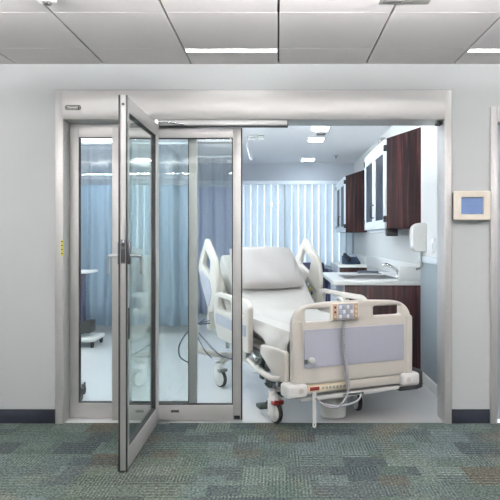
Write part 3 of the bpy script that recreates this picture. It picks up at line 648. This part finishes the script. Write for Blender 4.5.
# ------------------------------------------------------------------ cabinets on the right wall
def upper(d0, d1, label):
    t = thing('wall_cabinet', label, 'cabinet', (0, 0, 0), 0)
    xf, z0, zf, zw = 1.012, 1.40, 2.24, 2.345
    b = MB(); b.prism([(xf, z0), (RX1, z0), (RX1, zw), (xf, zf)], 'y', Y(d0), Y(d1), .002); b.build('carcass', 'wood', t)
    L = (d1-d0)/2
    for k in range(2):
        y0, y1 = Y(d0)+k*L+.004, Y(d0)+(k+1)*L-.004
        b = MB(); fw = .085
        b.box(xf-.02, xf, y0, y0+fw, z0, zf-.01, .002); b.box(xf-.02, xf, y1-fw, y1, z0, zf-.01, .002); b.box(xf-.02, xf, y0+fw, y1-fw, z0, z0+fw, .002); b.box(xf-.02, xf, y0+fw, y1-fw, zf-.13, zf-.01, .002)
        dr = b.build('door', 'lam', t)
        b = MB(); b.box(xf-.012, xf-.004, y0+fw, y1-fw, z0+fw, zf-.13); b.build('glass_panel', 'darkglass', dr)
        hy = y1-.035 if k == 0 else y0+.035
        b = MB(); b.tube([(xf-.02, hy, z0+.12), (xf-.045, hy, z0+.13), (xf-.045, hy, z0+.24), (xf-.02, hy, z0+.25)], .005, 8); b.build('handle', 'black', dr)
        yh = y0+.012 if k == 0 else y1-.012
        for zz in (z0+.09, zf-.09):
            b = MB(); b.box(xf-.028, xf+.0, yh-.014, yh+.014, zz-.03, zz+.03, .003); b.build('hinge', 'black', dr)
    return t
upper(5.48, 6.76, 'dark wood wall cabinet with sloped top above the sink counter')
upper(8.8, 10.05, 'dark wood wall cabinet farther back beside the window blind')
# base cabinet with sink
def lower(d0, d1, xf, label, ov):
    t = thing('base_cabinet', label, 'cabinet')
    b = MB(); b.box(xf, RX1-.001, Y(d0), Y(d0)+.02, .0, .872, .002); b.build('side_panel', 'wood', t)
    b = MB(); b.box(xf+.01, RX1-.001, Y(d0)+.02, Y(d1), .09, .86, .002) if not ov else (b.box(xf+.01, RX1-.001, Y(d0)+.02, Y(d1), .09, .70, .002), b.box(xf+.01, xf+.03, Y(d0)+.02, Y(d1), .70, .872))
    b.build('carcass', 'lam', t)
    b = MB(); b.box(xf+.07, RX1-.001, Y(d0)+.02, Y(d1), 0, .09); b.build('toe_kick', 'base', t)
    L = (d1-d0-.02)/2
    for k in range(2):
        y0 = Y(d0)+.022+k*L; y1 = y0+L-.006
        b = MB(); b.box(xf-.012, xf+.01, y0, y1, .10, .66, .003); dr = b.build('door', 'lam', t)
        b = MB(); b.tube([(xf-.012, (y0+y1)/2-.05, .60), (xf-.035, (y0+y1)/2-.045, .60), (xf-.035, (y0+y1)/2+.045, .60), (xf-.012, (y0+y1)/2+.05, .60)], .005, 8); b.build('handle', 'chrome', dr)
        b = MB(); b.box(xf-.012, xf+.01, y0, y1, .67, .868, .003); dw = b.build('drawer', 'lam', t)
        b = MB(); b.tube([(xf-.012, (y0+y1)/2-.05, .78), (xf-.035, (y0+y1)/2-.045, .78), (xf-.035, (y0+y1)/2+.045, .78), (xf-.012, (y0+y1)/2+.05, .78)], .005, 8); b.build('handle', 'chrome', dw)
    return t
lower(5.48, 6.85, .623, 'dark wood sided base cabinet under the sink counter', True)
lower(8.8, 10.05, .92, 'base cabinet under the small back counter by the window', False)
# counters
sx0, sx1, sy0, sy1 = .66, 1.16, Y(5.75), Y(6.35)
c = thing('countertop', 'white countertop holding the sink in front of dark cabinets', 'countertop')
b = MB(); b.box(.512, sx0, Y(5.47), Y(6.88), .872, .912, .004); b.box(sx1, RX1-.002, Y(5.47), Y(6.88), .872, .912, .004); b.box(sx0, sx1, Y(5.47), sy0, .872, .912, .004); b.box(sx0, sx1, sy1, Y(6.88), .872, .912, .004); b.build('slab', 'counter', c)
b = MB(); b.box(RX1-.02, RX1-.002, Y(5.47), Y(8.78), .912, 1.06, .004); b.build('backsplash', 'counter', c)
b = MB(); b.box(1.125, RX1-.02, Y(5.47), Y(5.49), .912, 1.05, .004); b.build('side_splash', 'counter', c)
c2 = thing('countertop', 'short white back counter carrying the blue telephone', 'countertop')
b = MB(); b.box(.90, RX1-.002, Y(8.78), Y(10.06), .872, .912, .004); b.build('slab', 'counter', c2)
b = MB(); b.box(RX1-.02, RX1-.002, Y(8.8), Y(10.05), .912, 1.04, .003); b.build('backsplash', 'counter', c2)
t = thing('sink', 'inset steel rimmed sink in the white counter below the tap', 'sink', (0, 0, 0))
b = MB(); b.box(sx0-.014, sx0+.008, sy0-.014, sy1+.014, .912, .918, .002); b.box(sx1-.008, sx1+.014, sy0-.014, sy1+.014, .912, .918, .002); b.box(sx0, sx1, sy0-.014, sy0+.008, .912, .918, .002); b.box(sx0, sx1, sy1-.008, sy1+.014, .912, .918, .002); b.build('rim', 'steel', t)
b = MB(); b.box(sx0, sx0+.006, sy0, sy1, .74, .912); b.box(sx1-.006, sx1, sy0, sy1, .74, .912); b.box(sx0, sx1, sy0, sy0+.006, .74, .912); b.box(sx0, sx1, sy1-.006, sy1, .74, .912); b.box(sx0, sx1, sy0, sy1, .735, .742); b.build('basin', 'steel', t)
b = MB(); b.cyl(((sx0+sx1)/2, (sy0+sy1)/2, .742), ((sx0+sx1)/2, (sy0+sy1)/2, .746), .03); b.build('drain', 'chrome', t)
fx, fy = 1.22, Y(5.98)
t = thing('faucet', 'curved chrome tap standing behind the sink', 'tap', (fx, fy, .912))
b = MB(); b.cyl((0, 0, 0), (0, 0, .02), .03, .026, 20, .004); b.build('base', 'chrome', t)
b = MB(); b.tube([(0, 0, .01), (-.005, 0, .06), (-.04, .01, .095), (-.10, .02, .125), (-.135, .025, .13), (-.15, .027, .115)], .015, 12); b.build('spout', 'chrome', t)
b = MB(); b.tube([(0, 0, .06), (.01, -.05, .075), (.015, -.10, .10)], .008, 8); b.build('lever', 'chrome', t)
t = thing('tray', 'flat dark tray lying on the counter past the sink', 'tray', (1.02, Y(6.62), .912))
b = MB(); b.box(-.13, .13, -.09, .09, 0, .012, .004); b.build('tray_base', 'bedgrey', t); b = MB(); b.box(-.12, .10, -.06, .05, .012, .03, .006); b.build('dark_pack', 'phone', t)
# soap dispenser on the wall
t = thing('soap_dispenser', 'white wall soap dispenser with drip spout right of the wall cabinet', 'dispenser', (RX1, Y(5.33), 0))
b = MB(); b.prism(rounded([(0, 1.19), (0, 1.445), (-.075, 1.45), (-.125, 1.41), (-.125, 1.24), (-.10, 1.19)], [.005, .02, .04, .04, .04, .02]), 'y', -.065, .065, .006); b.build('cover', 'plastic2', t)
b = MB(); b.tube([(-.03, 0, 1.20), (-.03, 0, 1.12), (-.035, .0, 1.05), (-.075, .02, 1.03)], .012, 8); b.build('drip_spout', 'bedgrey', t)
b = MB(); b.box(-.13, -.124, -.03, .03, 1.22, 1.27, .002); b.build('push_plate', 'lam', t)
t = thing('switch_plate', 'small white switch plate on the room wall near the door jamb', 'switch', (RX1, Y(5.04), 1.245))
b = MB(); b.box(-.008, 0, -.04, .04, -.06, .06, .003); b.build('plate', 'plastic2', t)
b = MB(); b.box(-.014, -.008, -.012, .012, -.025, .025, .002); b.build('rocker', 'lam', t)
t = thing('under_cabinet_light', 'slim white light strip under the near wall cabinet', 'light', (1.06, Y(6.15), 1.40))
b = MB(); b.box(-.035, .035, -.5, .5, -.03, 0, .006); b.build('housing', 'lam', t); b = MB(); b.box(-.02, .02, -.46, .46, -.034, -.03); b.build('diffuser', 'white', t)
t = thing('label_printer', 'small black unit fixed under the near corner of the wall cabinet', 'device', (1.085, Y(5.62), 1.40))
b = MB(); b.box(-.05, .05, -.06, .06, -.07, 0, .008); b.build('casing', 'black', t); b = MB(); b.box(-.03, .02, -.066, -.06, -.05, -.03, .002); b.build('slot', 'rubber', t)
# phone on the back counter
t = thing('telephone', 'dark blue desk telephone on the back counter by the window', 'telephone', (1.12, Y(9.0), .912), math.radians(18))
b = MB(); b.prism(rounded([(-.10, 0), (.11, 0), (.11, .13), (.07, .135), (-.10, .03)], .01), 'x', -.11, .11, .006); b.build('base', 'phone', t)
b = MB(); b.box(-.10, -.045, -.10, .12, 0, .045, .02, 3, Matrix.Translation((0, 0, .085)) @ Matrix.Rotation(math.radians(28), 4, 'X')); b.build('handset', 'black', t)
b = MB(); b.box(-.01, .09, .02, .09, .0, .004, 0, 2, Matrix.Translation((0, .0, .098)) @ Matrix.Rotation(math.radians(32), 4, 'X')); b.build('display', 'buttons', t)
# dark recliner by the window
t = thing('recliner_chair', 'navy vinyl chair half hidden behind the bed rail by the window', 'chair', (.53, Y(9.45), 0))
b = MB(); b.box(-.24, .24, -.28, .30, .28, .46, .04, 3); b.build('seat', 'navy', t)
b = MB(); b.box(-.24, .24, .0, .14, .42, .92, .04, 3, Matrix.Translation((0, .2, 0)) @ Matrix.Rotation(math.radians(-8), 4, 'X')); b.build('backrest', 'navy', t)
for sx in (-1, 1):
    b = MB(); b.box(sx*.285-.04, sx*.285+.04, -.30, .36, .10, .815, .03, 3); b.build('armrest', 'navy', t)
for sx in (-1, 1):
    for sy in (-.25, .3):
        b = MB(); b.cyl((sx*.285, sy, 0), (sx*.285, sy, .11), .02, .024); b.build('leg', 'black', t)

# ------------------------------------------------------------------ room ceiling things
def rlight(px, py, wpx, dd, label, round_=False):
    t = thing('recessed_ceiling_light', label, 'light', (X(px, dd), Y(dd), RH), 0)
    w = wpx*dd/F/2
    b = MB(); b.box(-w-.02, w+.02, -.14, .14, -.012, 0, .003); b.build('frame', 'white', t)
    b = MB(); b.box(-w, w, -.12, .12, -.018, -.012); b.build('diffuser', 'roomled', t)
rlight(320.5, 128, 15, 7.0, 'small bright ceiling light of the room nearest the door header')
rlight(316, 139, 14, 7.78, 'small bright ceiling light of the room just past the ceiling grille')
rlight(308, 160, 12, 9.75, 'small bright ceiling light of the room nearest the window')
t = thing('ceiling_grille', 'small grey grille between the two nearest room ceiling lights', 'vent', (X(321, 7.38), Y(7.38), RH))
b = MB(); b.box(-.06, .06, -.08, .08, -.01, 0, .003); b.build('frame', 'vent', t)
for k in range(4):
    b = MB(); b.box(-.05, .05, -.065+k*.036, -.045+k*.036, -.014, -.01); b.build('slot', 'ventd', t)
t = thing('sprinkler', 'tiny sprinkler dot on the room ceiling left of the cabinets', 'sprinkler', (X(336, 9.3), Y(9.3), RH))
b = MB(); b.cyl((0, 0, 0), (0, 0, -.012), .035, n=18); b.build('escutcheon', 'vent', t); b = MB(); b.cyl((0, 0, -.012), (0, 0, -.05), .01, n=10); b.build('head', 'ventd', t)
t = thing('iv_track', 'short ceiling track with a dangling hook right of the sliding panel', 'ceiling track', (X(256, 7.5), Y(7.5), RH))
b = MB(); b.box(-.11, .11, -.03, .03, -.03, 0, .004); b.build('track', 'bedgrey', t)
b = MB(); b.tube([(-.105, 0, -.03), (-.115, 0, -.12), (-.095, 0, -.22), (-.075, 0, -.30), (-.055, 0, -.31), (-.055, 0, -.27)], .006, 8); b.build('hook', 'steel', t)
for k in range(5):
    b = MB(); b.sph((-.08+k*.04, 0, -.045), .014); b.build('glider', 'white', t)
t = thing('slot_diffuser', 'pale slotted air diffuser on the ceiling seen through the sliding panel', 'vent', (X(213, 8.0), Y(8.0), RH))
b = MB(); b.box(-.32, .32, -.09, .09, -.012, 0, .003); b.build('frame', 'white', t)
for k in range(11):
    b = MB(); b.box(-.28+k*.052, -.245+k*.052, -.06, .06, -.016, -.012); b.build('slot', 'vent', t)
t = thing('wall_speaker', 'small grey unit with a wire high on the wall above the near cabinet', 'device', (RX1, Y(7.3), 2.50))
b = MB(); b.box(-.08, 0, -.05, .05, -.05, .05, .012); b.build('casing', 'bedgrey', t)
b = MB(); b.tube([(-.05, 0, -.05), (-.09, 0, -.12), (-.08, 0, -.20), (-.03, 0, -.22)], .006, 8); b.build('wire', 'lam', t)
# fill panels added to light the room (hidden from the corridor by the header)
for x, y in ((-2.3, 1.0), (-.6, 1.0), (-2.3, 3.2)):
    t = thing('room_fill_panel', 'flat ceiling panel added out of view to light the room', 'light', (x, y, RH), 0, 'added fill panels of the patient room')
    b = MB(); b.box(-.62, .62, -.31, .31, -.014, 0, .003); b.build('frame', 'white', t)
    b = MB(); b.box(-.6, .6, -.29, .29, -.02, -.014); b.build('diffuser', 'roompanel', t)

t = thing('wall_fill_lamp', 'long unseen lamp added on the left room wall to brighten the ceiling', 'light', (RX0, 1.2, 1.70))  # unseen lamp added to throw light across the room ceiling
b = MB(); b.box(.0, .022, -.75, .75, 0, .21, .004); b.box(.022, .14, -.75, .75, 0, .10, .006); b.build('housing', 'white', t)
b = MB(); b.prism([(.03, .19), (.135, .105), (.128, .10), (.022, .18)], 'y', -.73, .73); b.build('upper_diffuser', 'wallup', t)
t = thing('header_fill_lamp', 'long unseen lamp added above the doors to brighten the room ceiling', 'light', (-.2, RY0+.03, 2.19))  # lamp added behind the header, out of view, to lift the ceiling
b = MB(); b.box(-1.3, .5, -.03, .10, 0, .05, .008); b.build('housing', 'white', t)
b = MB(); b.prism([(.012, .12), (.095, .05), (.088, .046), (.008, .11)], 'x', -1.28, .48); b.build('upper_diffuser', 'roomup', t)

# ------------------------------------------------------------------ curtains
def curtain(x0, x1, dd, z0, zt, fold, amp, m, label, top=True, curve=0.0):
    t = thing('privacy_curtain', label, 'curtain', (0, Y(dd), 0))
    L = x1-x0; n = int(L*120)
    def yy(x): return amp*math.sin(2*PI*(x-x0)/fold+1.2*math.sin(2.3*x))+.4*amp*math.sin(2*PI*(x-x0)/fold*1.7+1)+curve*((x-x0)/L)**2
    def sheet(za, zb, name, mm):
        bm = bmesh.new(); P = []
        for i in range(n+1):
            x = x0+L*i/n; P.append([bm.verts.new((x+.01*math.sin(z*3+x*9)*(zb-z), yy(x)*(1+.5*(zb-z)/2), z)) for z in [za+(zb-za)*k/8 for k in range(9)]])
        for i in range(n):
            for k in range(8): bm.faces.new((P[i][k], P[i+1][k], P[i+1][k+1], P[i][k+1]))
        q = MB(); q._add(bm); return q.build(name, mm, t)
    f = sheet(z0, zt, 'fabric', m); sd = f.modifiers.new('thick', 'SOLIDIFY'); sd.thickness = .004
    if top: sheet(zt, RH-.04, 'mesh_top', 'mesh')
    b = MB(); b.box(x0-.03, x1+.03, -.015, .015, RH-.035, RH-.005, .003); b.build('track', 'lam', t)
curtain(-2.85, -1.21, 8.0, .12, 2.03, .21, .035, 'curt', 'blue privacy curtain with pale mesh top left of the bed')
curtain(-1.46, -.66, 9.3, .12, 2.12, .17, .03, 'curt2', 'grey blue curtain hanging behind the head of the bed')

# ------------------------------------------------------------------ equipment at the left of the room
t = thing('equipment_cart', 'white topped medical cart with dark column beside the blue curtain', 'cart', (-2.42, Y(7.22), 0))
b = MB(); b.box(-.26, .16, -.2, .2, .885, .915, .012); b.build('worktop', 'plastic2', t)
b = MB(); b.box(-.05, .05, -.06, .06, .14, .885, .012); b.build('column', 'navy', t)
b = MB(); b.box(.03, .15, -.12, .12, .16, .30, .012); b.build('battery_box', 'black', t)
b = MB(); b.box(-.22, .24, -.22, .22, .07, .12, .02, 3); b.build('base', 'plastic2', t)
for sx in (-.18, .2):
    for sy in (-.18, .18):
        b = MB(); b.cyl((sx-.012, sy, .036), (sx+.012, sy, .036), .036); b.box(sx-.018, sx+.018, sy-.012, sy+.012, .04, .08, .004); b.build('caster', 'rubber', t)
t = thing('iv_stand', 'wheeled drip stand mostly hidden behind the left door stile', 'stand', (-1.625, Y(4.75), 0))
b = MB(); b.cyl((-.06, 0, .1), (-.06, 0, 1.85), .013); b.build('pole', 'steel', t)
b = MB(); b.tube([(-.06, 0, 1.84), (-.14, 0, 1.86), (-.15, 0, 1.90)], .006, 8); b.tube([(-.06, 0, 1.84), (-.06, .08, 1.86), (-.06, .09, 1.90)], .006, 8); b.build('hook', 'steel', t)
for k in range(5):
    a = 2*PI*k/5+.05; q = Vector((math.cos(a), math.sin(a), 0))
    if k == 0: e = Vector((.03, 0, 0))
    else: e = Vector((-.06, 0, 0))+q*.20
    b = MB(); b.tube([(-.06, 0, .13), tuple((Vector((-.06, 0, .125))+e)/2*1+Vector((0, 0, .055))), (e.x, e.y, .10)], .013, 8); lg = b.build('leg', 'plastic2', t)
    b = MB(); b.cyl((e.x-.012, e.y, .035), (e.x+.012, e.y, .035), .035, n=18); b.box(e.x-.016, e.x+.016, e.y-.014, e.y+.014, .045, .105, .006); b.build('caster', 'rubber', lg)

# ------------------------------------------------------------------ daylight, camera, look
wd = bpy.data.worlds.new('World'); bpy.context.scene.world = wd; wd.use_nodes = True
bg = wd.node_tree.nodes['Background']; bg.inputs[0].default_value = (.72, .86, 1.0, 1); bg.inputs[1].default_value = .8
cam = bpy.data.cameras.new('camera'); co = bpy.data.objects.new('camera', cam); C.objects.link(co)
co.location = (0, CAMY, EYE); co.rotation_euler = (PI/2, 0, 0); cam.sensor_width = 36; cam.lens = F/500*36
cam.shift_x = -28/500; cam.shift_y = -12/500; cam.clip_start = .05
bpy.context.scene.camera = co
S = bpy.context.scene
S.view_settings.view_transform = 'Standard'; S.view_settings.look = 'None'; S.view_settings.exposure = 1.2; S.view_settings.gamma = 1.0; S.view_settings.use_curve_mapping = False
try:
    S.cycles.use_denoising = True; S.cycles.max_bounces = 14; S.cycles.transparent_max_bounces = 24; S.cycles.sample_clamp_indirect = 6
except Exception: pass
